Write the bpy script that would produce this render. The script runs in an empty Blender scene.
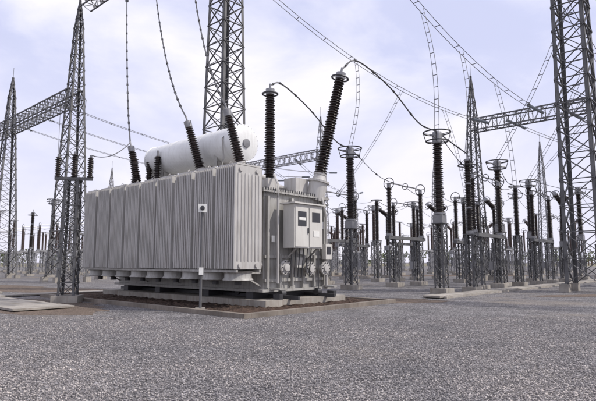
import bpy, math, random
import numpy as np
from mathutils import Vector, Matrix
random.seed(7); np.random.seed(7)
R = math.radians
scene = bpy.context.scene
GA = Vector((-0.741, 0.671, 0))   # yard grid axis A
GB = Vector((0.671, 0.741, 0))    # yard grid axis B
GROT = math.atan2(0.741, 0.671)

# ------------------------------------------------------------ materials
def mat(name, col, rough=0.6, metal=0.0, var=0.15, vscale=3.0, bump=0.0, bscale=60.0, streak=0.0, dirt=(0.12,0.09,0.07), spec=0.5):
    m = bpy.data.materials.new(name); m.use_nodes = True
    nt = m.node_tree; n = nt.nodes; l = nt.links
    b = n["Principled BSDF"]
    b.inputs["Roughness"].default_value = rough
    b.inputs["Metallic"].default_value = metal
    b.inputs["Specular IOR Level"].default_value = spec
    tc = n.new("ShaderNodeTexCoord")
    no = n.new("ShaderNodeTexNoise"); no.inputs["Scale"].default_value = vscale; no.inputs["Detail"].default_value = 6
    l.new(tc.outputs["Object"], no.inputs["Vector"])
    cr = n.new("ShaderNodeValToRGB")
    c = Vector(col)
    cr.color_ramp.elements[0].position = 0.3; cr.color_ramp.elements[1].position = 0.7
    cr.color_ramp.elements[0].color = (*(c*(1-var)), 1); cr.color_ramp.elements[1].color = (*(c*(1+var)), 1)
    l.new(no.outputs["Fac"], cr.inputs["Fac"])
    out = cr.outputs["Color"]
    if streak > 0:
        mp = n.new("ShaderNodeMapping"); mp.inputs["Scale"].default_value = (5, 5, 0.5)
        l.new(tc.outputs["Object"], mp.inputs["Vector"])
        n2 = n.new("ShaderNodeTexNoise"); n2.inputs["Scale"].default_value = 2.0; n2.inputs["Detail"].default_value = 8; n2.inputs["Roughness"].default_value = 0.7
        l.new(mp.outputs["Vector"], n2.inputs["Vector"])
        r2 = n.new("ShaderNodeValToRGB"); r2.color_ramp.elements[0].position = 0.46; r2.color_ramp.elements[1].position = 0.72
        r2.color_ramp.elements[1].color = (streak, streak, streak, 1)
        l.new(n2.outputs["Fac"], r2.inputs["Fac"])
        mx = n.new("ShaderNodeMixRGB"); mx.inputs[2].default_value = (*dirt, 1)
        l.new(r2.outputs["Color"], mx.inputs[0]); l.new(out, mx.inputs[1]); out = mx.outputs[0]
    l.new(out, b.inputs["Base Color"])
    if bump > 0:
        n3 = n.new("ShaderNodeTexNoise"); n3.inputs["Scale"].default_value = bscale; n3.inputs["Detail"].default_value = 4
        l.new(tc.outputs["Object"], n3.inputs["Vector"])
        bp = n.new("ShaderNodeBump"); bp.inputs["Strength"].default_value = bump; bp.inputs["Distance"].default_value = 0.02
        l.new(n3.outputs["Fac"], bp.inputs["Height"]); l.new(bp.outputs["Normal"], b.inputs["Normal"])
    return m

M_STEEL = mat("galvanised_steel", (0.12, 0.12, 0.125), 0.65, 0.1, 0.3, 1.5)
M_FAR   = mat("haze_pale_steel", (0.26, 0.26, 0.275), 0.7, 0.0, 0.2, 1.5)  # steel of far structures, distance haze painted in as a lighter grey
M_PORC  = mat("brown_porcelain", (0.020, 0.012, 0.010), 0.30, 0, 0.3, 5)
M_PORF  = mat("haze_pale_porcelain", (0.075, 0.05, 0.045), 0.5, 0, 0.3, 5)  # porcelain of far gear, colour paled to stand in for haze
M_PORG  = mat("grey_glass_discs", (0.22, 0.24, 0.26), 0.3, 0, 0.2, 5)
M_PAINT = mat("grey_transformer_paint", (0.47, 0.46, 0.445), 0.42, 0, 0.08, 1.2, 0.05, 30, 0.5, (0.20,0.17,0.14))
M_TANK  = mat("tank_paint", (0.36, 0.355, 0.34), 0.5, 0, 0.1, 1.5, 0.05, 30, 0.65, (0.12,0.10,0.08))
M_WHITE = mat("conservator_paint", (0.72, 0.73, 0.73), 0.4, 0, 0.05, 1.5, 0.03, 20, 0.3, (0.35,0.33,0.30))
M_CAB   = mat("cabinet_paint", (0.58, 0.57, 0.54), 0.4, 0, 0.05, 2, 0, 20, 0.25, (0.3,0.25,0.2))
M_DARK  = mat("dark_glass", (0.03, 0.03, 0.035), 0.2)
M_BLACK = mat("dark_fitting", (0.06, 0.06, 0.065), 0.5, 0.3)
M_WIRE  = mat("aluminium_conductor", (0.10, 0.10, 0.105), 0.55, 0.4)
M_CONC  = mat("concrete", (0.32, 0.30, 0.27), 0.9, 0, 0.25, 1.8, 0.3, 40, 0.6, (0.18,0.13,0.10))
M_CONCD = mat("stained_concrete", (0.20, 0.175, 0.15), 0.9, 0, 0.35, 1.3, 0.3, 40, 0.7, (0.11,0.075,0.055))
M_ALU   = mat("cast_aluminium", (0.26, 0.26, 0.27), 0.4, 0.5, 0.1)
M_RED   = mat("signal_red", (0.45, 0.05, 0.04), 0.4)
M_SIGN  = mat("enamel_plate", (0.75, 0.75, 0.72), 0.4)
M_LEAF  = mat("leaf_foliage", (0.085, 0.10, 0.055), 0.8, 0, 0.5, 0.4)
M_BARK  = mat("bark", (0.10, 0.07, 0.05), 0.9)

def gravel_mat(name, base, soil, soil_lo, soil_hi, scale=17.0):
    m = bpy.data.materials.new(name); m.use_nodes = True
    nt = m.node_tree; n = nt.nodes; l = nt.links; b = n["Principled BSDF"]
    b.inputs["Roughness"].default_value = 0.9; b.inputs["Specular IOR Level"].default_value = 0.2
    tc = n.new("ShaderNodeTexCoord")
    vo = n.new("ShaderNodeTexVoronoi"); vo.inputs["Scale"].default_value = scale
    l.new(tc.outputs["Object"], vo.inputs["Vector"])
    sx = n.new("ShaderNodeSeparateColor"); l.new(vo.outputs["Color"], sx.inputs[0])
    cr = n.new("ShaderNodeValToRGB"); e = cr.color_ramp.elements; c = Vector(base)
    e[0].position = 0; e[0].color = (*(c*0.45), 1); e[1].position = 1; e[1].color = (*(c*1.9), 1)
    e2 = e.new(0.6); e2.color = (*c, 1)
    l.new(sx.outputs[0], cr.inputs["Fac"])
    cv = n.new("ShaderNodeValToRGB"); cv.color_ramp.elements[0].position = 0.35; cv.color_ramp.elements[0].color = (1,1,1,1)
    cv.color_ramp.elements[1].position = 0.75; cv.color_ramp.elements[1].color = (0.35,0.35,0.35,1)
    l.new(vo.outputs["Distance"], cv.inputs["Fac"])
    mu = n.new("ShaderNodeMixRGB"); mu.blend_type = 'MULTIPLY'; mu.inputs[0].default_value = 1
    l.new(cr.outputs[0], mu.inputs[1]); l.new(cv.outputs[0], mu.inputs[2])
    nb = n.new("ShaderNodeTexNoise"); nb.inputs["Scale"].default_value = 0.9; nb.inputs["Detail"].default_value = 7; nb.inputs["Roughness"].default_value = 0.65
    l.new(tc.outputs["Object"], nb.inputs["Vector"])
    rb = n.new("ShaderNodeValToRGB"); rb.color_ramp.elements[0].position = 0.3; rb.color_ramp.elements[0].color = (0.65,0.65,0.65,1)
    rb.color_ramp.elements[1].position = 0.7; rb.color_ramp.elements[1].color = (1.3,1.28,1.25,1)
    l.new(nb.outputs["Fac"], rb.inputs["Fac"])
    m2 = n.new("ShaderNodeMixRGB"); m2.blend_type = 'MULTIPLY'; m2.inputs[0].default_value = 1
    l.new(mu.outputs[0], m2.inputs[1]); l.new(rb.outputs[0], m2.inputs[2])
    ns = n.new("ShaderNodeTexNoise"); ns.inputs["Scale"].default_value = 0.16; ns.inputs["Detail"].default_value = 8; ns.inputs["Roughness"].default_value = 0.6
    l.new(tc.outputs["Object"], ns.inputs["Vector"])
    rs = n.new("ShaderNodeValToRGB"); rs.color_ramp.elements[0].position = soil_lo; rs.color_ramp.elements[1].position = soil_hi
    rs.color_ramp.elements[1].color = (0.8,0.8,0.8,1)
    l.new(ns.outputs["Fac"], rs.inputs["Fac"])
    nf = n.new("ShaderNodeTexNoise"); nf.inputs["Scale"].default_value = 6; nf.inputs["Detail"].default_value = 8
    l.new(tc.outputs["Object"], nf.inputs["Vector"])
    rf = n.new("ShaderNodeValToRGB"); s = Vector(soil); rf.color_ramp.elements[0].position=.3; rf.color_ramp.elements[1].position=.7
    rf.color_ramp.elements[0].color = (*(s*0.6),1); rf.color_ramp.elements[1].color = (*(s*1.4),1)
    l.new(nf.outputs["Fac"], rf.inputs["Fac"])
    m3 = n.new("ShaderNodeMixRGB"); l.new(rs.outputs[0], m3.inputs[0]); l.new(m2.outputs[0], m3.inputs[1]); l.new(rf.outputs[0], m3.inputs[2])
    l.new(m3.outputs[0], b.inputs["Base Color"])
    bp = n.new("ShaderNodeBump"); bp.invert = True; bp.inputs["Strength"].default_value = 0.8; bp.inputs["Distance"].default_value = 0.03
    l.new(vo.outputs["Distance"], bp.inputs["Height"]); l.new(bp.outputs["Normal"], b.inputs["Normal"])
    return m
M_GRAVEL = gravel_mat("gravel_ground", (0.235, 0.228, 0.238), (0.23, 0.20, 0.17), 0.54, 0.70, 30)
M_PIT = gravel_mat("oil_pit_stones", (0.060, 0.042, 0.034), (0.075, 0.048, 0.036), 0.4, 0.6, 14)
M_SOIL = gravel_mat("laterite_soil", (0.19, 0.155, 0.13), (0.17, 0.13, 0.105), 0.35, 0.65, 30)

# ------------------------------------------------------------ mesh builder
class MB:
    def __init__(s): s.v=[]; s.f=[]; s.m=[]; s.s=[]
    def add(s, vs, fs, m=0, sm=False):
        o=len(s.v); s.v.extend([tuple(v) for v in vs])
        for f in fs: s.f.append(tuple(i+o for i in f)); s.m.append(m); s.s.append(sm)
    def box(s, c, d, m=0, rot=None):
        c=Vector(c); hx,hy,hz=d[0]/2,d[1]/2,d[2]/2
        vs=[Vector((x,y,z)) for z in(-hz,hz) for y in(-hy,hy) for x in(-hx,hx)]
        if rot is not None: vs=[rot@v for v in vs]
        s.add([c+v for v in vs],[(0,2,3,1),(4,5,7,6),(0,1,5,4),(2,6,7,3),(0,4,6,2),(1,3,7,5)],m)
    def bar(s,p,q,w,m=0,h=None):
        p=Vector(p);q=Vector(q);d=q-p;L=d.length
        if L<1e-5:return
        z=d/L; u=Vector((0,0,1)) if abs(z.z)<0.9 else GA
        x=z.cross(u).normalized(); y=z.cross(x); h=h or w
        rot=Matrix((x,y,z)).transposed()
        s.box((p+q)/2,(w,h,L),m,rot)
    def angle(s,p,q,w,m,ox,oy):
        p=Vector(p);q=Vector(q);ox=Vector(ox);oy=Vector(oy);t=w*0.14
        for a,b in((ox,oy),(oy,ox)):
            A=[p,p+a*w,p+a*w+b*t,p+b*t]; B=[q,q+a*w,q+a*w+b*t,q+b*t]
            s.add(A+B,[(0,1,2,3),(7,6,5,4),(0,4,5,1),(1,5,6,2),(2,6,7,3),(3,7,4,0)],m)
    def lathe(s,p,ax,prof,m=0,seg=16,sm=True):
        p=Vector(p);z=Vector(ax).normalized();u=Vector((1,0,0)) if abs(z.x)<0.9 else Vector((0,1,0))
        x=z.cross(u).normalized();y=z.cross(x)
        vs=[];fs=[]
        for r,t in prof:
            for i in range(seg):
                a=2*math.pi*i/seg; vs.append(p+z*t+(x*math.cos(a)+y*math.sin(a))*max(r,1e-4))
        for k in range(len(prof)-1):
            for i in range(seg):
                j=(i+1)%seg; fs.append((k*seg+i,k*seg+j,(k+1)*seg+j,(k+1)*seg+i))
        fs.append(tuple(range(seg-1,-1,-1))); fs.append(tuple((len(prof)-1)*seg+i for i in range(seg)))
        s.add(vs,fs,m,sm)
    def cyl(s,p,q,r,m=0,seg=12,r2=None):
        p=Vector(p);q=Vector(q); s.lathe(p,q-p,[(r,0),(r if r2 is None else r2,(q-p).length)],m,seg)
    def torus(s,c,ax,Rr,r,m=0,seg=24,rs=6):
        c=Vector(c);z=Vector(ax).normalized();u=Vector((1,0,0)) if abs(z.x)<0.9 else Vector((0,1,0))
        x=z.cross(u).normalized();y=z.cross(x);vs=[];fs=[]
        for i in range(seg):
            a=2*math.pi*i/seg;d=x*math.cos(a)+y*math.sin(a)
            for j in range(rs):
                b=2*math.pi*j/rs; vs.append(c+d*(Rr+r*math.cos(b))+z*r*math.sin(b))
        for i in range(seg):
            for j in range(rs):
                fs.append((i*rs+j,((i+1)%seg)*rs+j,((i+1)%seg)*rs+(j+1)%rs,i*rs+(j+1)%rs))
        s.add(vs,fs,m,True)
    def tube(s,pts,r,m=0,seg=6):
        pts=[Vector(p) for p in pts];vs=[];fs=[]
        for k,p in enumerate(pts):
            d=(pts[min(k+1,len(pts)-1)]-pts[max(k-1,0)]).normalized()
            u=Vector((0,0,1)) if abs(d.z)<0.95 else Vector((1,0,0))
            x=d.cross(u).normalized();y=d.cross(x)
            for i in range(seg):
                a=2*math.pi*i/seg; vs.append(p+(x*math.cos(a)+y*math.sin(a))*r)
        for k in range(len(pts)-1):
            for i in range(seg):
                j=(i+1)%seg; fs.append((k*seg+i,k*seg+j,(k+1)*seg+j,(k+1)*seg+i))
        s.add(vs,fs,m,True)
    def mesh(s,name,mats):
        me=bpy.data.meshes.new(name); me.from_pydata(s.v,[],s.f)
        for mm in mats: me.materials.append(mm)
        me.polygons.foreach_set("material_index",s.m); me.polygons.foreach_set("use_smooth",s.s)
        me.update()
        if any(s.s): me.set_sharp_from_angle(angle=R(40))
        return me
    def obj(s,name,mats,loc=(0,0,0),rz=0,parent=None):
        return place(s.mesh(name,mats),name,loc,rz,parent)
def place(me,name,loc=(0,0,0),rz=0,parent=None,sc=None):
    o=bpy.data.objects.new(name,me); scene.collection.objects.link(o)
    o.location=loc; o.rotation_euler=(0,0,rz)
    if sc: o.scale=sc
    if parent: o.parent=parent
    return o
def sheds(L,rc,rs,pitch,t0=0.0,r_end=None):
    out=[(rc,t0)]; n=max(1,int(L/pitch)); p=L/n
    for i in range(n):
        k = 1.0 if r_end is None else 1+(r_end-1)*i/n
        big = rs if i%2==0 else rc+(rs-rc)*0.75
        t=t0+i*p; out+=[(rc*k,t+.15*p),(big*k,t+.35*p),(big*k*0.97,t+.48*p),(rc*k,t+.85*p)]
    out.append((rc*(r_end or 1),t0+L)); return out
def empty(name,loc,rz=0):
    o=bpy.data.objects.new(name,None); scene.collection.objects.link(o); o.location=loc; o.rotation_euler=(0,0,rz); o.empty_display_size=0.5; return o

# ------------------------------------------------------------ ground
g=MB(); g.add([(-1500,-600,0),(1500,-600,0),(1500,2400,0),(-1500,2400,0)],[(0,1,2,3)]); g.obj("ground",[M_GRAVEL])
def blob(name,cx,cy,rx,ry,z,m,rz=0,n=140,seed=0):
    rnd=random.Random(seed); ph=[rnd.uniform(0,6.28) for _ in range(9)]
    b=MB(); vs=[]
    for i in range(n):
        a=2*math.pi*i/n; k=1+sum(0.16/(j+1)*math.sin((j+2)*a*1.0+ph[j])for j in range(6))+.04*math.sin(17*a+ph[6])+rnd.uniform(-.03,.03)
        vs.append((rx*k*math.cos(a),ry*k*math.sin(a),0))
    b.add(vs,[tuple(range(n))]); b.obj(name,[m],(cx,cy,z),rz)
blob("soil_patch",-11.5,19.2,5.5,2.6,0.004,M_SOIL,-.5,seed=3)
blob("soil_patch",3.4,20.6,2.6,1.2,0.004,M_SOIL,0.3,seed=5)
blob("soil_patch",-19,31,10,3.0,0.004,M_SOIL,-0.3,seed=9)
blob("soil_patch",14.5,24.0,4.0,.8,0.004,M_SOIL,0.2,seed=12)
blob("soil_patch",6,60,28,4.0,0.004,M_SOIL,0.0,seed=15)
blob("scrubland",0,420,900,260,0.004,mat("dry_scrub",(0.17,0.155,0.10),0.9,0,0.35,0.02),0.0,seed=21)

def stones(name,N,region,smin,smax,m):
    P=np.zeros((N,3))
    y=np.random.rand(N)**1.5*(region[3]-region[2])+region[2]
    x=(np.random.rand(N)*2-1)*(y*0.66+0.8)
    P[:,0]=x;P[:,1]=y;P[:,2]=0.003
    base=np.array([(1,0,0),(0,1,0),(-1,0,0),(0,-1,0),(0,0,1),(0,0,-1)],float)
    tri=np.array([(0,1,4),(1,2,4),(2,3,4),(3,0,4),(1,0,5),(2,1,5),(3,2,5),(0,3,5)])
    s=(smin+(smax-smin)*np.random.rand(N,1,1)**2.2)
    V=base[None]*s*np.random.uniform(0.55,1.25,(N,6,1)); V[:,:,2]*=0.75
    V+=np.random.uniform(-.25,.25,(N,6,3))*s
    a=np.random.rand(N)*6.28;c,sn=np.cos(a),np.sin(a)
    X=V[:,:,0]*c[:,None]-V[:,:,1]*sn[:,None];Y=V[:,:,0]*sn[:,None]+V[:,:,1]*c[:,None]
    V[:,:,0]=X;V[:,:,1]=Y
    V+=P[:,None,:]
    F=(tri[None]+np.arange(N)[:,None,None]*6).reshape(-1,3)
    me=bpy.data.meshes.new(name); me.vertices.add(N*6); me.vertices.foreach_set("co",V.reshape(-1))
    me.loops.add(len(F)*3); me.loops.foreach_set("vertex_index",F.reshape(-1).astype(np.int32))
    me.polygons.add(len(F)); me.polygons.foreach_set("loop_start",np.arange(len(F),dtype=np.int32)*3)
    me.update(calc_edges=True); me.materials.append(m); place(me,name)
M_STONE=bpy.data.materials.new("stone_chips"); M_STONE.use_nodes=True
nt=M_STONE.node_tree; b=nt.nodes["Principled BSDF"]; b.inputs["Roughness"].default_value=.9
ge=nt.nodes.new("ShaderNodeNewGeometry"); cr=nt.nodes.new("ShaderNodeValToRGB")
cr.color_ramp.elements[0].color=(.12,.115,.122,1);cr.color_ramp.elements[1].color=(.50,.475,.46,1);e=cr.color_ramp.elements.new(.65);e.color=(.25,.24,.248,1)
nt.links.new(ge.outputs["Random Per Island"],cr.inputs[0])
tc=nt.nodes.new("ShaderNodeTexCoord");nn=nt.nodes.new("ShaderNodeTexNoise");nn.inputs["Scale"].default_value=.5;nn.inputs["Detail"].default_value=6;nt.links.new(tc.outputs["Object"],nn.inputs["Vector"])
r2=nt.nodes.new("ShaderNodeValToRGB");r2.color_ramp.elements[0].position=.35;r2.color_ramp.elements[0].color=(.72,.72,.74,1);r2.color_ramp.elements[1].position=.65;r2.color_ramp.elements[1].color=(1.2,1.15,1.1,1);nt.links.new(nn.outputs["Fac"],r2.inputs[0])
mm=nt.nodes.new("ShaderNodeMixRGB");mm.blend_type='MULTIPLY';mm.inputs[0].default_value=1;nt.links.new(cr.outputs[0],mm.inputs[1]);nt.links.new(r2.outputs[0],mm.inputs[2]);nt.links.new(mm.outputs[0],b.inputs["Base Color"])
stones("gravel",170000,(0,0,3.8,14.6),0.006,0.022,M_STONE)

# ------------------------------------------------------------ transformer
TO=Vector((-1.95,16.0,0))
T=empty("power_transformer",TO,GROT)
MT=[M_TANK,M_PAINT,M_WHITE,M_CAB,M_DARK,M_BLACK,M_PORC,M_ALU,M_CONC,M_RED,M_SIGN,M_STEEL]
def part(b,name): return b.obj(name,MT,parent=T)
b=MB() # tank
b.box((3.25,5.1,2.25),(3.3,9.4,3.3),0)
b.box((3.25,5.1,3.93),(3.56,9.66,0.06),0); b.box((3.25,5.1,4.0),(3.5,9.6,0.06),0)
b.box((3.25,5.1,0.56),(3.6,9.7,0.09),0)
for yy in (1.0,3.4,6.6,9.1): b.box((3.25,yy,0.40),(3.4,0.35,0.24),5)
for i in range(6):
    x=1.72+i*0.6
    if i in(1,3,4): b.box((x,0.33,1.2),(0.10,0.14,1.15),0)
    else: b.box((x,0.33,2.22),(0.10,0.14,3.1),0)
for zz in (0.9,1.7): b.box((3.25,0.35,zz),(3.3,0.10,0.10),0)
for i in range(28):
    b.cyl((1.6+i*0.122,0.29,3.86),(1.6+i*0.122,0.29,4.07),0.018,5,6)
part(b,"tank")
b=MB()
for (x,z,r) in((2.35,1.33,.25),(3.65,1.28,.25),(4.5,1.28,.25)):
    b.lathe((x,0.40,z),(0,-1,0),[(r*.55,0),(r*.55,.30),(r,.30),(r,.36),(r*.5,.365),(r*.5,.42),(.02,.43)],1,20)
    for k in range(10):
        a=k*math.pi/5; b.cyl((x+r*.82*math.cos(a),.03,z+r*.82*math.sin(a)),(x+r*.82*math.cos(a),-.0,z+r*.82*math.sin(a)),.022,5,6)
b.tube([(2.0,.1,.8),(2.0,.1,3.7),(2.1,.2,4.2),(2.3,.6,4.6)],.045,1,8)
b.tube([(4.65,.15,.6),(4.65,.15,3.2),(4.5,.2,3.9),(4.4,.5,4.3)],.05,1,8)
b.tube([(4.15,.12,.5),(4.15,.12,3.9)],.025,5,6)
b.box((4.65,.12,1.9),(.35,.2,.55),3); b.box((4.65,.01,1.95),(.22,.02,.28),4)
b.box((3.1,.2,1.5),(.3,.25,.35),3)
b.lathe((3.1,.1,1.9),(0,-1,0),[(.11,0),(.11,.08),(.02,.085)],10,14)
b.box((4.42,.245,2.9),(.36,.02,.28),10); b.box((1.93,.245,2.3),(.16,.02,.22),10)
for x in(1.9,4.75):
    b.box((x,.05,.62),(.22,.5,.06),0); b.box((x,-.02,.36),(.16,.3,.2),5)
part(b,"valves_and_pipes")
b=MB()
b.box((3.05,-0.12,2.75),(1.5,0.5,1.5),3)
b.box((3.05,-0.12,3.53),(1.66,0.72,0.05),3)
b.box((2.68,-0.385,2.72),(0.68,0.03,1.36),3); b.box((3.42,-0.385,2.72),(0.68,0.03,1.36),3)
b.box((2.68,-0.405,3.0),(0.42,0.02,0.5),4); b.box((3.42,-0.405,3.08),(0.42,0.02,0.34),4)
b.box((2.68,-.41,3.0),(.34,.022,.10),10)
b.box((2.98,-.42,2.6),(.03,.05,.2),5); b.box((3.42,-.405,2.5),(.3,.02,.2),10)
for x in(2.5,3.6): b.bar((x,.3,1.5),(x,-.3,2.0),.05,0)
for i in range(6): b.cyl((2.5+i*.2,-.1,2.0),(2.5+i*.2,.0,1.0),.022,5,6)
part(b,"control_cabinet")
b=MB()
b.box((3.25,5.1,0.14),(4.2,10.6,0.28),8)
for x in(2.3,4.2): b.box((x,5.1,.33),(.09,11.4,.13),5)
for yy in (0.2,2.4,7.4,9.8):
    for x in(2.3,4.2): b.cyl((x-.1,yy,.45),(x+.1,yy,.45),.13,5,14)
part(b,"plinth_and_rails")
rb=MB(); NP=10; PW=0.1
for k in range(NP):
    y=0.05+k*PW
    rb.box((0.575,y,2.93),(1.15,0.04,3.30),0)
    rb.cyl((0.0,y,1.30),(0.0,y,4.56),0.028,0,6); rb.cyl((1.15,y,1.30),(1.15,y,4.56),0.028,0,6)
for x in (.13,.28,.43,.58,.73,.88,1.03):
    rb.lathe((x,0.034,1.50),(0,0,1),[(.01,0),(.034,.06),(.034,2.8),(.01,2.86)],0,8)
for x in (.22,.93):
    for z in (4.45,1.40): rb.cyl((x,-.02,z),(x,PW*NP-.02,z),.075,0,10)
rb.box((.575,.48,4.62),(1.0,.90,.05),0)
for x in(.2,.95): rb.torus((x,.48,4.68),(0,1,0),.05,.013,0,10,5)
rb.cyl((.6,.5,4.42),(1.7,.5,4.42),.09,0,10); rb.cyl((.6,.5,1.42),(1.7,.5,1.42),.09,0,10)
rb.lathe((1.38,.5,4.42),(1,0,0),[(.15,0),(.15,.08)],0,12); rb.lathe((1.38,.5,1.42),(1,0,0),[(.15,0),(.15,.08)],0,12)
rme=rb.mesh("radiator",[M_PAINT])
rr=random.Random(5)
for i in range(9):
    o=place(rme,"radiator_bank_%d"%(i+1),(rr.uniform(-.02,.02),i*1.135,rr.uniform(-.015,.015)),0,T)
b=MB()
for i in range(9):
    y=.5+i*1.135
    b.lathe((.58,y,.92),(0,0,1),[(.46,0),(.50,.02),(.44,.10),(.44,.24),(.50,.30)],0,22)
    b.cyl((.58,y,.78),(.58,y,1.0),.11,5,10)
    for k in range(4):
        a=k*math.pi/2+.4; b.bar((.58,y,.9),(.58+.45*math.cos(a),y+.45*math.sin(a),.93),.02,5)
b.bar((.1,0,1.23),(.1,10.1,1.23),.07,0); b.bar((1.08,0,1.23),(1.08,10.1,1.23),.07,0)
for i in range(5): b.bar((1.6,.5+i*2.3,1.15),(.1,.5+i*2.3,1.21),.07,0); b.bar((1.6,.5+i*2.3,.7),(.6,.5+i*2.3,1.15),.05,0)
part(b,"cooling_fans")
b=MB()
b.lathe((2.8,2.75,6.2),(0,1,0),[(0.02,-.10),(.35,-.085),(.62,-.03),(.70,.0),(.735,.01),(.735,.05),(.71,.06),(.71,6.04),(.735,6.05),(.735,6.09),(.70,6.1),(.62,6.13),(.35,6.18),(.02,6.2)],2,36)
for k in range(24):
    a=k*math.pi/12; b.cyl((2.8+.72*math.cos(a),2.73,6.2+.72*math.sin(a)),(2.8+.72*math.cos(a),2.77,6.2+.72*math.sin(a)),.018,2,6)
b.lathe((2.8,2.66,6.15),(0,-1,0),[(.17,0),(.17,.06),(.13,.065),(.02,.07)],7,18)
for y in(4.8,6.9): b.torus((2.8,y,6.2),(0,1,0),.712,.012,2,36,5)
for y in(3.9,7.7):
    b.box((2.8,y,5.45),(.9,.12,.16),0)
    for x in(2.3,3.3):
        b.bar((x,y,4.0),(x,y,5.9),.11,0)
    b.bar((2.3,y,4.1),(3.3,y,5.4),.06,0)
b.tube([(2.8,4.8,5.55),(2.8,4.8,5.2),(2.8,4.4,5.0),(2.9,3.2,4.6),(2.9,2.6,4.4),(2.9,2.4,4.05)],.06,0,8)
b.lathe((2.85,3.7,4.76),(.1,-1,-.3),[(.12,0),(.14,.02),(.14,.3),(.12,.32)],9,12)
b.tube([(2.3,3.2,6.6),(2.05,3.2,6.3),(2.05,3.1,5.5),(1.7,2.9,4.8),(1.62,2.6,4.1)],.028,0,6)
for k in range(9): b.cyl((3.45,8.0,4.2+k*.28),(3.45,8.4,4.2+k*.28),.014,0,5)
for y in(8.0,8.4): b.cyl((3.45,y,4.03),(3.45,y,6.7),.02,0,5)
part(b,"conservator")
inv=Matrix.Rotation(-GROT,4,'Z')
def tl(w): return inv@(Vector(w)-TO)
def bushing(name,base,top,rc,rs,pitch,turret_r,tank_z,ring):
    base=Vector(base);top=Vector(top);d=(top-base);L=d.length;ax=d/L
    b=MB()
    if turret_r>0:
        b0=base-ax*((base.z-tank_z)/ax.z)
        tl_=(base-b0).length
        b.lathe(b0,ax,[(turret_r,-.1),(turret_r,tl_-.35),(turret_r*1.18,tl_-.35),(turret_r*1.18,tl_-.28),(turret_r*.8,tl_-.26),(rc*1.35,tl_-.05),(rc*1.5,tl_-.05),(rc*1.5,tl_+.02)],1,22)
    b.lathe(base,ax,sheds(L-.45,rc,rs,pitch,0,.8),6,20)
    b.lathe(base+ax*(L-.45),ax,[(rc*.9,0),(rc*1.15,.02),(rc*1.2,.26),(rc*.6,.3),(rc*.28,.31),(rc*.28,.5)],7,16)
    if ring>0:
        b.torus(base+ax*(L-.40),ax,ring,.035,5,24,7)
        for k in range(4):
            a=k*math.pi/2; u=ax.orthogonal().normalized(); u.rotate(Matrix.Rotation(a,3,ax)); b.bar(base+ax*(L-.3),base+ax*(L-.4)+u*ring,.02,5)
    b.obj(name,MT,parent=T)
LV=[((-2.13,18.7,5.15),(-2.69,18.55,7.3)),((-3.9,20.3,5.2),(-4.5,20.2,7.3)),((-7.2,22.9,5.0),(-7.6,22.9,6.9))]
for i,(p,q) in enumerate(LV): bushing("lv_bushing_%d"%(i+1),tl(p),tl(q),.13,.215,.085,.24,3.95,0)
HV=[((.86,19.7,4.9),(1.75,19.75,9.15)),((-1.2,21.5,4.95),(-1.2,21.5,9.1))]
for i,(p,q) in enumerate(HV): bushing("hv_bushing_%d"%(i+1),tl(p),tl(q),.16,.26,.1,.36,3.95,.33)
b=MB()
for (x,y,h) in((2.2,8.6,1.4),(2.9,9.3,1.9),(2.1,9.7,1.7),(2.0,7.6,1.5),(4.4,7.2,1.2)):
    b.cyl((x,y,3.98),(x,y,4.7),.16,1,14); b.lathe((x,y,4.7),(0,0,1),sheds(h,.09,.17,.08),6,14); b.cyl((x,y,4.7+h),(x,y,4.95+h),.06,7,8)
b.box((3.9,1.0,4.35),(.7,.6,.65),1); b.box((2.3,.9,4.25),(.5,.5,.45),1)
b.lathe((3.4,1.6,4.03),(0,0,1),[(.4,0),(.4,.25),(.46,.26),(.46,.32),(.2,.42),(.02,.45)],1,20)
for x in(1.8,4.7):
    for y in(.8,9.4): b.torus((x,y,4.12),(0,1,0),.09,.025,5,12,6)
part(b,"tank_cover_fittings")

# oil pit around transformer
b=MB(); KH=.13
x0,x1,y0,y1=-1.0,6.4,-1.6,11.6
for (c,d) in(((x0,(y0+y1)/2,KH/2),(.2,y1-y0+.2,KH)),((x1,(y0+y1)/2,KH/2),(.2,y1-y0+.2,KH)),(((x0+x1)/2,y0,KH/2),(x1-x0-.2,.2,KH)),(((x0+x1)/2,y1,KH/2),(x1-x0-.2,.2,KH))):
    b.box(c,d,0)
b.obj("oil_pit_kerb",[M_CONCD],TO,GROT)
b=MB(); nx,ny=60,90; vs=[];fs=[]
for j in range(ny+1):
    for i in range(nx+1):
        vs.append((x0+.1+(x1-x0-.2)*i/nx,y0+.1+(y1-y0-.2)*j/ny,.08+random.uniform(-.035,.035)))
for j in range(ny):
    for i in range(nx):
        a=j*(nx+1)+i; fs.append((a,a+1,a+nx+2,a+nx+1))
b.add(vs,fs); b.obj("oil_pit_stones",[M_PIT],TO,GROT)

b=MB(); b.cyl((0,0,0),(0,0,3.0),.04,0,8); b.box((0,-.03,3.12),(.26,.1,.26),1); b.lathe((0,-.08,3.12),(0,-1,0),[(.07,0),(.07,.03),(.02,.035)],2,12); b.box((0,0,.05),(.3,.3,.1),3)
b.box((0,-.05,1.2),(.13,.08,.22),1)
b.obj("gauge_post",[M_STEEL,M_SIGN,M_DARK,M_CONC],(-2.95,15.85,.04),.2)

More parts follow.
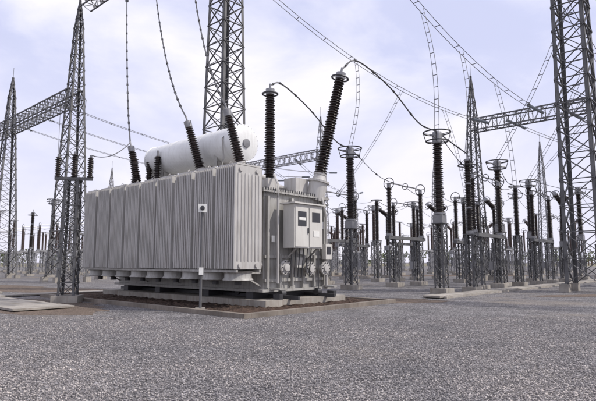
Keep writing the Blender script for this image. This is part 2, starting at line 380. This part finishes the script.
def slabs(name,start,dirv,n,w=.9,L=.62,m=None,h=.08,side=True,seed=2):
    b=MB(); d=Vector(dirv); a=math.atan2(d.y,d.x); rnd=random.Random(seed)
    for i in range(n):
        b.box((i*L,rnd.uniform(-.01,.01),h*.5+.03+rnd.uniform(-.008,.008)),(L-.02,w,h),0,Matrix.Rotation(rnd.uniform(-.012,.012),3,'Z'))
    if side:
        for s in(-1,1): b.box((n*L/2,s*(w/2+.08),.045),(n*L,.12,.09),0)
    b.obj(name,[m or M_CONC],(*start,0),a)
slabs("cable_trench",(-24,33.5),-GA,20,.8)
slabs("cable_trench",(5.8,22.2),GB,60,.8)
ps=TO+GB*(-3.6)+GA*5.5
slabs("concrete_path",(ps.x,ps.y),GA,26,1.9,1.2,M_CONC,.06,False,6)
ps=TO+GB*(-9.0)+GA*13.0
slabs("concrete_path",(ps.x,ps.y),GB,14,1.1,1.0,M_CONC,.06,False,8)

# ------------------------------------------------------------ lattice structures
def lattice(b,w0,w1,z0,z1,n,leg,br,m=0,seg_power=1.0,horiz=True):
    zs=[z0+(z1-z0)*(i/n)**seg_power for i in range(n+1)]
    W=[w0+(w1-w0)*(z-z0)/(z1-z0) for z in zs]
    C=[(-1,-1),(1,-1),(1,1),(-1,1)]
    for (sx,sy) in C:
        b.angle((sx*w0/2,sy*w0/2,z0),(sx*w1/2,sy*w1/2,z1),leg,m,(-sx,0,0),(0,-sy,0))
    for i in range(n):
        for k in range(4):
            a=C[k];c=C[(k+1)%4]
            p0=Vector((a[0]*W[i]/2,a[1]*W[i]/2,zs[i]));p1=Vector((c[0]*W[i]/2,c[1]*W[i]/2,zs[i]))
            q0=Vector((a[0]*W[i+1]/2,a[1]*W[i+1]/2,zs[i+1]));q1=Vector((c[0]*W[i+1]/2,c[1]*W[i+1]/2,zs[i+1]))
            b.bar(p0,q1,br,m,br*.4); b.bar(p1,q0,br,m,br*.4)
            if horiz: b.bar(q0,q1,br,m,br*.5)
def tower_mesh(name,w0,w1,H,n,leg,br,peak=2.5,feet=.45,mt=None):
    b=MB(); lattice(b,w0,w1,.35,H,n,leg,br)
    C=[(-1,-1),(1,-1),(1,1),(-1,1)]
    if peak>0:
        lattice(b,w1,.12,H,H+peak,3,leg*.8,br)
        b.cyl((0,0,H+peak-.1),(0,0,H+peak+1.2),.02,0,5)
    for (sx,sy) in C: b.box((sx*w0/2,sy*w0/2,.2),(feet,feet,.4),1); b.box((sx*w0/2,sy*w0/2,.41),(feet*.6,feet*.6,.03),0)
    return b.mesh(name,[mt or M_STEEL,M_CONC])
def beam(name,p,q,w,n,ch,br,mt=None):
    b=MB(); p=Vector(p);q=Vector(q);d=(q-p);L=d.length;a=math.atan2(d.y,d.x)
    cs=[(-w/2,-w/2),(w/2,-w/2),(w/2,w/2),(-w/2,w/2)]
    for(y,z) in cs: b.bar((0,y,z),(L,y,z),ch,0)
    for i in range(n):
        x0=L*i/n;x1=L*(i+1)/n;xm=(x0+x1)/2
        for k in range(4):
            A=cs[k];B=cs[(k+1)%4]
            b.bar((x0,*A),(xm,*B),br,0,br*.5); b.bar((xm,*B),(x1,*A),br,0,br*.5); b.bar((x0,*A),(x0,*B),br,0)
    b.obj(name,[mt or M_STEEL],p,a)

me=tower_mesh("tower_c",2.0,1.15,23.5,19,.17,.075)
place(me,"lattice_gantry_tower",(-4.15,28.3,0),GROT)
me=tower_mesh("tower_r",1.75,1.45,23.5,17,.19,.085)
place(me,"lattice_gantry_tower",(14.9,26.8,0),GROT)
me=tower_mesh("tower_l",2.3,.6,20.5,17,.15,.07,2.4)
place(me,"lattice_gantry_tower",(-17.9,40.2,0),GROT)
place(me,"lattice_gantry_tower",(-28.6,50.0,0),GROT,sc=(1,1,.87))
me=tower_mesh("tower_m",1.6,.7,14.6,13,.13,.06,3.6)
P0=Vector((15.6,45,0))
for k in(0,-26): place(me,"lattice_gantry_tower",P0+GA*k,GROT)
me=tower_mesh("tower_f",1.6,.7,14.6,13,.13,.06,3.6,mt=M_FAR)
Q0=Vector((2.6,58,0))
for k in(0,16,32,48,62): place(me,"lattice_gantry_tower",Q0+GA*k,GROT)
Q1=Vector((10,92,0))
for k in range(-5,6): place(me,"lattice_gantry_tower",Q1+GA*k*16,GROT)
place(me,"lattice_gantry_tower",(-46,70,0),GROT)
up=Vector((0,0,1))
beam("gantry_beam",Vector((-4.15,28.3,22.8))-GA*20,Vector((-4.15,28.3,22.8))+GA*18.2,1.0,32,.09,.05)
beam("gantry_beam",Vector((14.9,26.8,22.8)),Vector((14.9,26.8,22.8))-GA*20,1.1,18,.09,.05)
beam("gantry_beam",(-17.9,40.2,14.8),(-28.6,50.0,14.8),1.1,14,.09,.05)
beam("gantry_beam",(-28.6,50.0,14.8),Vector((-28.6,50.0,14.8))+GA*16,1.1,14,.09,.05)
beam("gantry_beam",P0+up*13.6,P0-GA*26+up*13.6,1.0,26,.10,.05)
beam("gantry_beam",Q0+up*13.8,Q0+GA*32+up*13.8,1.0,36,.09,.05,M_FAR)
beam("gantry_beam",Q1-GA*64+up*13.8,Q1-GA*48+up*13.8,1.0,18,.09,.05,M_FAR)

# ------------------------------------------------------------ equipment
EQ=[M_STEEL,M_CONC,M_PORC,M_ALU,M_BLACK]
def pedestal(b,h,w=.52,x=0,y=0):
    t=MB(); lattice(t,w,w,.25,h,max(3,int(h/.6)),.075,.038)
    b.add([Vector(v)+Vector((x,y,0)) for v in t.v],t.f,0)
    b.box((x,y,.13),(w+.35,w+.35,.26),1); b.box((x,y,h+.02),(w+.1,w+.1,.04),0)
def ct_mesh():
    b=MB(); pedestal(b,3.4); b.box((0,0,3.64),(.5,.5,.42),3); b.cyl((0,0,3.86),(0,0,3.95),.3,3,16)
    b.lathe((0,0,3.95),up,sheds(3.5,.17,.27,.10,0,.9),2,14)
    b.lathe((0,0,7.45),up,[(.2,0),(.25,.04),(.25,.5),(.22,.62),(.1,.68)],3,16)
    b.torus((0,0,7.6),up,.55,.035,4,24,6); b.torus((0,0,8.05),up,.68,.035,4,24,6)
    for k in range(4):
        a=k*math.pi/2+.4; c,s=math.cos(a),math.sin(a)
        b.bar((.2*c,.2*s,7.55),(.55*c,.55*s,7.6),.03,4); b.bar((.55*c,.55*s,7.6),(.68*c,.68*s,8.05),.03,4); b.bar((.2*c,.2*s,7.95),(.68*c,.68*s,8.05),.03,4)
    b.bar((-.75,0,7.8),(.75,0,7.8),.07,3)
    b.box((.3,-.02,1.5),(.14,.35,.5),3)
    return b.mesh("ct",EQ)
def sa_mesh():
    b=MB(); pedestal(b,3.0,.45); b.cyl((0,0,3.04),(0,0,3.2),.2,3,12)
    for i in range(3):
        b.lathe((0,0,3.2+i*1.3),up,sheds(1.2,.13,.21,.09),2,12); b.cyl((0,0,4.4+i*1.3),(0,0,4.5+i*1.3),.16,3,12)
    b.torus((0,0,6.75),up,.5,.03,4,22,6)
    for k in range(3):
        a=k*2.094; b.bar((.1*math.cos(a),.1*math.sin(a),7.1),(.5*math.cos(a),.5*math.sin(a),6.75),.025,4)
    b.cyl((0,0,7.1),(0,0,7.4),.04,3,8)
    return b.mesh("sa",EQ)
def dis_mesh():
    b=MB()
    for x in(-1.5,1.5): pedestal(b,2.9,.5,x)
    b.box((0,0,3.05),(4.6,.3,.2),0)
    for x in(-2.0,2.0):
        b.cyl((x,0,3.15),(x,0,3.3),.2,3,12); b.lathe((x,0,3.3),up,sheds(2.9,.11,.19,.09),2,12)
        b.cyl((x,0,6.2),(x,0,6.42),.12,3,10)
        b.torus((x,0,6.45),(1,0,0),.36,.028,4,20,6)
        b.bar((x-.1,-.36,6.45),(x+.1,.36,6.45),.03,4)
    b.tube([(-2.1,0,6.45),(-1,0,6.5),(0,0,6.47),(1,0,6.5),(2.1,0,6.45)],.045,3,8)
    b.torus((0.0,0,6.47),(1,0,0),.2,.025,4,16,5)
    b.cyl((1.5,.2,0.9),(1.5,.2,3.0),.03,3,6); b.box((1.5,.35,1.3),(.4,.3,.5),3)
    return b.mesh("dis",EQ)
def brk_mesh():
    b=MB(); pedestal(b,2.7,.6); b.box((0,.0,2.95),(.55,.5,.45),3); b.box((.48,0,1.4),(.35,.6,.9),3)
    b.lathe((0,0,3.2),up,sheds(2.9,.12,.21,.09),2,12); b.box((0,0,6.25),(.4,.35,.32),3)
    for s in(-1,1):
        ax=Vector((s,0,.32)).normalized(); st=Vector((s*.2,0,6.3))
        b.lathe(st,ax,sheds(1.5,.12,.2,.09),2,12); b.lathe(st+ax*1.5,ax,[(.16,0),(.16,.2),(.05,.22)],3,12); b.torus(st+ax*1.45,ax,.33,.028,4,20,6)
    return b.mesh("brk",EQ)
def post_mesh():
    b=MB(); pedestal(b,3.2,.45); b.lathe((0,0,3.24),up,sheds(3.1,.11,.19,.09),2,12); b.cyl((0,0,6.34),(0,0,6.5),.14,3,10)
    b.torus((0,0,6.45),up,.42,.03,4,20,6); b.bar((-.42,0,6.45),(.42,0,6.45),.03,4); b.bar((0,-.42,6.45),(0,.42,6.45),.03,4)
    return b.mesh("post",EQ)
CT,SA,DIS,BRK,POST=ct_mesh(),sa_mesh(),dis_mesh(),brk_mesh(),post_mesh()
HAZED={}  # copies for distant rows, haze put into their lighter materials
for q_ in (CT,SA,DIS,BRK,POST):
    c_=q_.copy(); c_.materials[0]=M_FAR; c_.materials[2]=M_PORF; c_.materials[4]=M_FAR; HAZED[id(q_)]=c_
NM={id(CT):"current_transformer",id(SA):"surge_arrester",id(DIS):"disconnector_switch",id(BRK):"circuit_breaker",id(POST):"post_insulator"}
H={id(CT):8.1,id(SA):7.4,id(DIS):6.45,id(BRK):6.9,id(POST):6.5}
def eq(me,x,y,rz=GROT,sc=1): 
    use = HAZED[id(me)] if y>58 else me
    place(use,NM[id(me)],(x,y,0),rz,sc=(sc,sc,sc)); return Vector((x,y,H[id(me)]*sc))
E0=Vector((7.05,25.6,0))
e2=eq(CT,7.05,25.6); e1=eq(CT,3.0,29.3); 
e3=eq(SA,9.0,27.0,sc=.98)
e4=eq(CT,13.0,33.2); e5=eq(CT,18.6,41.2)
rnd=random.Random(11)
rows=[(6.0,DIS),(11.0,POST),(15.5,DIS),(21.0,BRK),(26.5,CT),(32.0,POST),(38,DIS),(46,BRK),(54,CT),(62,DIS),(72,POST),(84,DIS)]
placed={}
for rj,(db,me) in enumerate(rows):
    for i in range(-7,17):
        p=E0+GA*(5.4*i)+GB*db
        if p.y<27.5 or abs(p.x)>p.y*.62+3: continue
        if (p-Vector((14.9,26.8,0))).length<3.0: continue
        if (p-Vector((-4.15,28.3,0))).length<3.0: continue
        q=p+Vector((rnd.uniform(-.2,.2),rnd.uniform(-.2,.2),0))
        if p.y>40 and rnd.random()<.08: continue
        placed[(rj,i)]=eq(me,q.x,q.y,GROT+rnd.uniform(-.02,.02),1)
for i in range(6,17):
    p=E0+GA*(5.4*i)+GB*(-1.0)
    if p.x<-13 and abs(p.x)<p.y*.66: eq([SA,POST,CT][i%3],p.x,p.y)
# lattice support beside transformer (left)
AP=Vector((-8.75,19.9,0))
b=MB(); t=MB(); lattice(t,.62,.5,.25,4.7,9,.085,.045); b.add(t.v,t.f,0); b.box((0,0,.13),(.95,.95,.26),1)
b.bar((-.7,0,4.75),(.7,0,4.75),.12,0)
for x,h in((-.6,1.0),(0,1.15),(.6,1.0)):
    b.lathe((x,0,4.8),up,sheds(h*.8,.07,.13,.08),2,12); b.cyl((x,0,4.8+h*.8),(x,0,4.9+h*.8),.05,3,8)
b.obj("surge_arrester_support",EQ,AP,.15)

# ------------------------------------------------------------ conductors
def cat(p,q,sag,n=28):
    p=Vector(p);q=Vector(q); return [p.lerp(q,i/n)-up*(4*sag*(i/n)*(1-i/n)) for i in range(n+1)]
def wire(pts,r=.022,name="overhead_conductor"):
    b=MB(); b.tube(pts,r,0,6); b.obj(name,[M_WIRE])
def string(p,q,rd=.13,name="insulator_string"):
    p=Vector(p);q=Vector(q);d=q-p;L=d.length;b=MB()
    prof=[(.02,0)];n=int(L/.15)
    for i in range(n):
        t=i*L/n; prof+=[(.03,t+.02),(rd,t+.06),(rd*.9,t+.08),(.03,t+.1)]
    prof.append((.02,L)); b.lathe(p,d,prof,0,10); b.obj(name,[M_PORG])
def span(p,q,sag,twin=.2,s0=3.0,s1=2.6,r=.02):
    P=cat(p,q,sag,48); d=(Vector(q)-Vector(p)); side=Vector((-d.y,d.x,0)).normalized()*twin
    L=d.length; k0=max(1,round(48*s0/L)); k1=48-max(1,round(48*s1/L))
    string(P[0],P[k0]); string(P[k1],P[48])
    b=MB()
    for s in(-1,1): b.tube([x+side*s for x in P[k0:k1+1]],r,0,6)
    for k in range(k0,k1+1,4): b.bar(P[k]-side,P[k]+side,.035,0)
    b.bar(P[k0]-side*1.1,P[k0]+side*1.1,.06,0); b.bar(P[k1]-side*1.1,P[k1]+side*1.1,.06,0)
    b.obj("overhead_conductor",[M_WIRE]); return P
C0=Vector((-4.15,28.3,22.4))
L1=span(C0+GA*2.8,P0+up*13.6-GA*1.5,2.2)
L2=span(C0-GA*6,P0+up*13.6-GA*6,2.0)
L3=span(C0-GA*14,P0+up*13.6-GA*12,2.0)
Lx=span(Vector((14.9,26.8,22.5))-GA*4,P0+up*13.6-GA*18,1.6)
for k in(-3,-7.5,-13): span(P0+GA*k+up*13.6,Q1+GA*(k-50)+up*13.6,2.2,.2,1.8,1.8)
for k in(4,9,14,20,26): span(Q0+GA*k+up*13.8,Q1+GA*(k-6)+up*13.8,1.5,.2,1.8,1.8)
for k in(3,8,13): span(Vector((-17.9,40.2,14.8))+GA*k,Vector((-17.9,40.2,14.8))+GA*k+GB*38-up*1,1.5,.15,1.8,1.8)
def dropper(p,q,bow=.25,tw=.12,r=.015):
    p=Vector(p);q=Vector(q);n=22;pts=[]
    for i in range(n+1):
        t=i/n; pts.append(p.lerp(q,t)+Vector((bow*math.sin(math.pi*t),0,0)))
    b=MB(); s=GA*tw
    b.tube([x+s for x in pts],r,0,5); b.tube([x-s for x in pts],r,0,5)
    for k in range(1,n,2): b.bar(pts[k]-s,pts[k]+s,.03,0)
    b.obj("dropper_conductor",[M_WIRE])
dropper(L2[18],e2,.3); dropper(L1[30],placed.get((0,2),e1),.3); dropper(L1[22],e1,.3)
dropper(L3[24],e4,.3); dropper(L3[32],e5,.3); dropper(L2[34],placed.get((1,0),e4),.2); dropper(Lx[20],e5+Vector((.5,0,0)),.2)
dropper(L2[26],e3,.3); dropper(L1[38],placed.get((2,1),e4),.2)
def jumper(pts,r=.032):
    P=[Vector(p) for p in pts];P=[P[0]*2-P[1]]+P+[P[-1]*2-P[-2]];o=[]
    for i in range(1,len(P)-2):
        for k in range(10):
            t=k/10;a,b_,c,d=P[i-1],P[i],P[i+1],P[i+2]
            o.append(.5*((2*b_)+(c-a)*t+(2*a-5*b_+4*c-d)*t*t+(3*b_-a-3*c+d)*t**3))
    o.append(P[-2]); b=MB(); b.tube(o,r,0,6)
    for k in range(3,len(o)-2,6): b.lathe(o[k],(o[k+1]-o[k]),[(.05,-.06),(.05,.06)],0,8)
    b.obj("jumper_conductor",[M_WIRE])
h1=Vector(HV[0][1]);h2=Vector(HV[1][1])
jumper([h1,h1+Vector((.7,.6,.55)),h1+Vector((2.4,2.6,.1)),h1+Vector((4.0,4.3,-1.0)),e2])
jumper([h2,h2+Vector((.5,.8,.3)),h2+Vector((1.8,3.0,-.2)),h2+Vector((3.2,5.3,-1.2)),e1])
jumper([e2,e2+Vector((.8,.5,-.4)),Vector((9.0,27.0,7.25))])
for a,b_ in((e1,(0,1)),(e2,(0,0)),(e4,(1,0)),(e5,(2,-1))):
    if b_ in placed: jumper([a,a.lerp(placed[b_],.5)-up*.5,placed[b_]],.02)
keys=sorted(placed)
for (j,i) in keys:
    if (j+1,i) in placed and j<8:
        a=placed[(j,i)];c=placed[(j+1,i)]; wire(cat(a,c,.45,10),.018,"busbar_jumper")
tops=[Vector(q)for p,q in LV]
def lead(top,anchor,sag=1.2):
    P=cat(anchor,top,sag,40); string(P[0],P[5],.12); b=MB(); b.tube(P[5:],.034,0,6)
    for k in range(8,38,2): b.lathe(P[k],P[k+1]-P[k],[(.055,-.09),(.055,.09)],0,8)
    b.obj("lv_lead_conductor",[M_WIRE])
lead(tops[0],C0+GA*4.0,1.7);lead(tops[1],C0+GA*8.1,1.7);lead(tops[2],C0+GA*11.5,1.7)
wire(cat(AP+Vector((-.6,0,5.7)),(-17.0,40.2,14.5),2.2),.016); wire(cat(AP+Vector((-.6,0,5.7)),(-20.0,42.2,14.5),3.0),.016)
wire(cat(tops[2],AP+Vector((.6,.1,5.7)),.3),.018)

# ------------------------------------------------------------ distant trees
b=MB(); rnd=random.Random(4)
for k in range(190):
    x=-250+k*2.9+rnd.uniform(-2,2); y=250+rnd.uniform(-25,35); h=rnd.uniform(3,8.5); w=rnd.uniform(2.5,5)
    b.cyl((x,y,0),(x+rnd.uniform(-.4,.4),y,h*.6),.22,1,5,.1)
    cl=[(rnd.uniform(-w*.6,w*.6),rnd.uniform(-w*.5,w*.5),rnd.uniform(.3,.95)*h,rnd.uniform(.6,1.5)) for _ in range(8)]
    for _ in range(80):
        c=rnd.choice(cl); d=Vector((rnd.gauss(0,1),rnd.gauss(0,1),rnd.gauss(0,.7)))*c[3]*.7
        p=Vector((x+c[0],y+c[1],max(.2,c[2])))+d; s=rnd.uniform(.3,.7)
        u=Vector((rnd.gauss(0,1),rnd.gauss(0,1),rnd.gauss(0,1))).normalized();v=u.orthogonal().normalized()
        b.add([p-u*s,p+v*s*.7,p+u*s,p-v*s*.7],[(0,1,2,3)],0)
b.obj("distant_tree_line",[M_LEAF,M_BARK])

# ------------------------------------------------------------ world / light / camera
SUN_EL=48; sd=Vector((1.0,-.15,0)).normalized(); az=math.atan2(sd.x,sd.y)
w=bpy.data.worlds.new("World"); scene.world=w; w.use_nodes=True; nt=w.node_tree; n=nt.nodes; l=nt.links
bg=n["Background"]; bg.inputs["Strength"].default_value=0.1
sk=n.new("ShaderNodeTexSky"); sk.sky_type='NISHITA'; sk.sun_disc=False; sk.sun_elevation=R(SUN_EL); sk.sun_rotation=az
sk.air_density=1.2; sk.dust_density=2.5
tc=n.new("ShaderNodeTexCoord"); mp=n.new("ShaderNodeMapping"); mp.inputs["Scale"].default_value=(1,1,2.0); mp.inputs["Location"].default_value=(.75,.3,.1); l.new(tc.outputs["Generated"],mp.inputs["Vector"])
no=n.new("ShaderNodeTexNoise"); no.inputs["Scale"].default_value=2.4; no.inputs["Detail"].default_value=9; no.inputs["Roughness"].default_value=.55; no.inputs["Distortion"].default_value=.25
l.new(mp.outputs[0],no.inputs["Vector"])
cr=n.new("ShaderNodeValToRGB"); cr.color_ramp.elements[0].position=.36; cr.color_ramp.elements[0].color=(.86,.86,.86,1); cr.color_ramp.elements[1].position=.58; cr.color_ramp.elements[1].color=(1,1,1,1)
l.new(no.outputs["Fac"],cr.inputs[0])
c2=n.new("ShaderNodeValToRGB"); c2.color_ramp.elements[0].position=.40; c2.color_ramp.elements[0].color=(7.4,7.7,10.4,1); c2.color_ramp.elements[1].position=.60; c2.color_ramp.elements[1].color=(10.2,10.0,10.8,1)
e=c2.color_ramp.elements.new(.50); e.color=(8.7,8.8,10.6,1)
l.new(no.outputs["Fac"],c2.inputs[0])
mx=n.new("ShaderNodeMixRGB"); l.new(cr.outputs[0],mx.inputs[0]); l.new(sk.outputs[0],mx.inputs[1]); l.new(c2.outputs[0],mx.inputs[2])
sz=n.new("ShaderNodeSeparateXYZ"); l.new(tc.outputs["Generated"],sz.inputs[0])
hr=n.new("ShaderNodeValToRGB"); hr.color_ramp.elements[0].position=0.0; hr.color_ramp.elements[0].color=(.75,.75,.75,1); hr.color_ramp.elements[1].position=.38; hr.color_ramp.elements[1].color=(0,0,0,1)
l.new(sz.outputs["Z"],hr.inputs[0])
m4=n.new("ShaderNodeMixRGB"); m4.inputs[2].default_value=(9.5,9.3,10.5,1); l.new(hr.outputs[0],m4.inputs[0]); l.new(mx.outputs[0],m4.inputs[1])
l.new(m4.outputs[0],bg.inputs["Color"])
sl=bpy.data.lights.new("sun","SUN"); sl.energy=3.6; sl.angle=R(.6); sl.color=(1,.94,.86); so=bpy.data.objects.new("sun",sl); scene.collection.objects.link(so)
d=Vector((sd.x*math.cos(R(SUN_EL)),sd.y*math.cos(R(SUN_EL)),math.sin(R(SUN_EL)))); so.rotation_euler=d.to_track_quat('Z','Y').to_euler(); so.location=(30,20,40)
cd=bpy.data.cameras.new("camera"); cd.sensor_width=36; cd.lens=516/596*36; cd.clip_end=4000; cd.clip_start=.1
co=bpy.data.objects.new("camera",cd); scene.collection.objects.link(co); co.location=(0,0,1.5); co.rotation_euler=(R(90+6.85),0,0)
scene.camera=co
scene.view_settings.view_transform='Standard'; scene.view_settings.look='None'; scene.view_settings.exposure=0
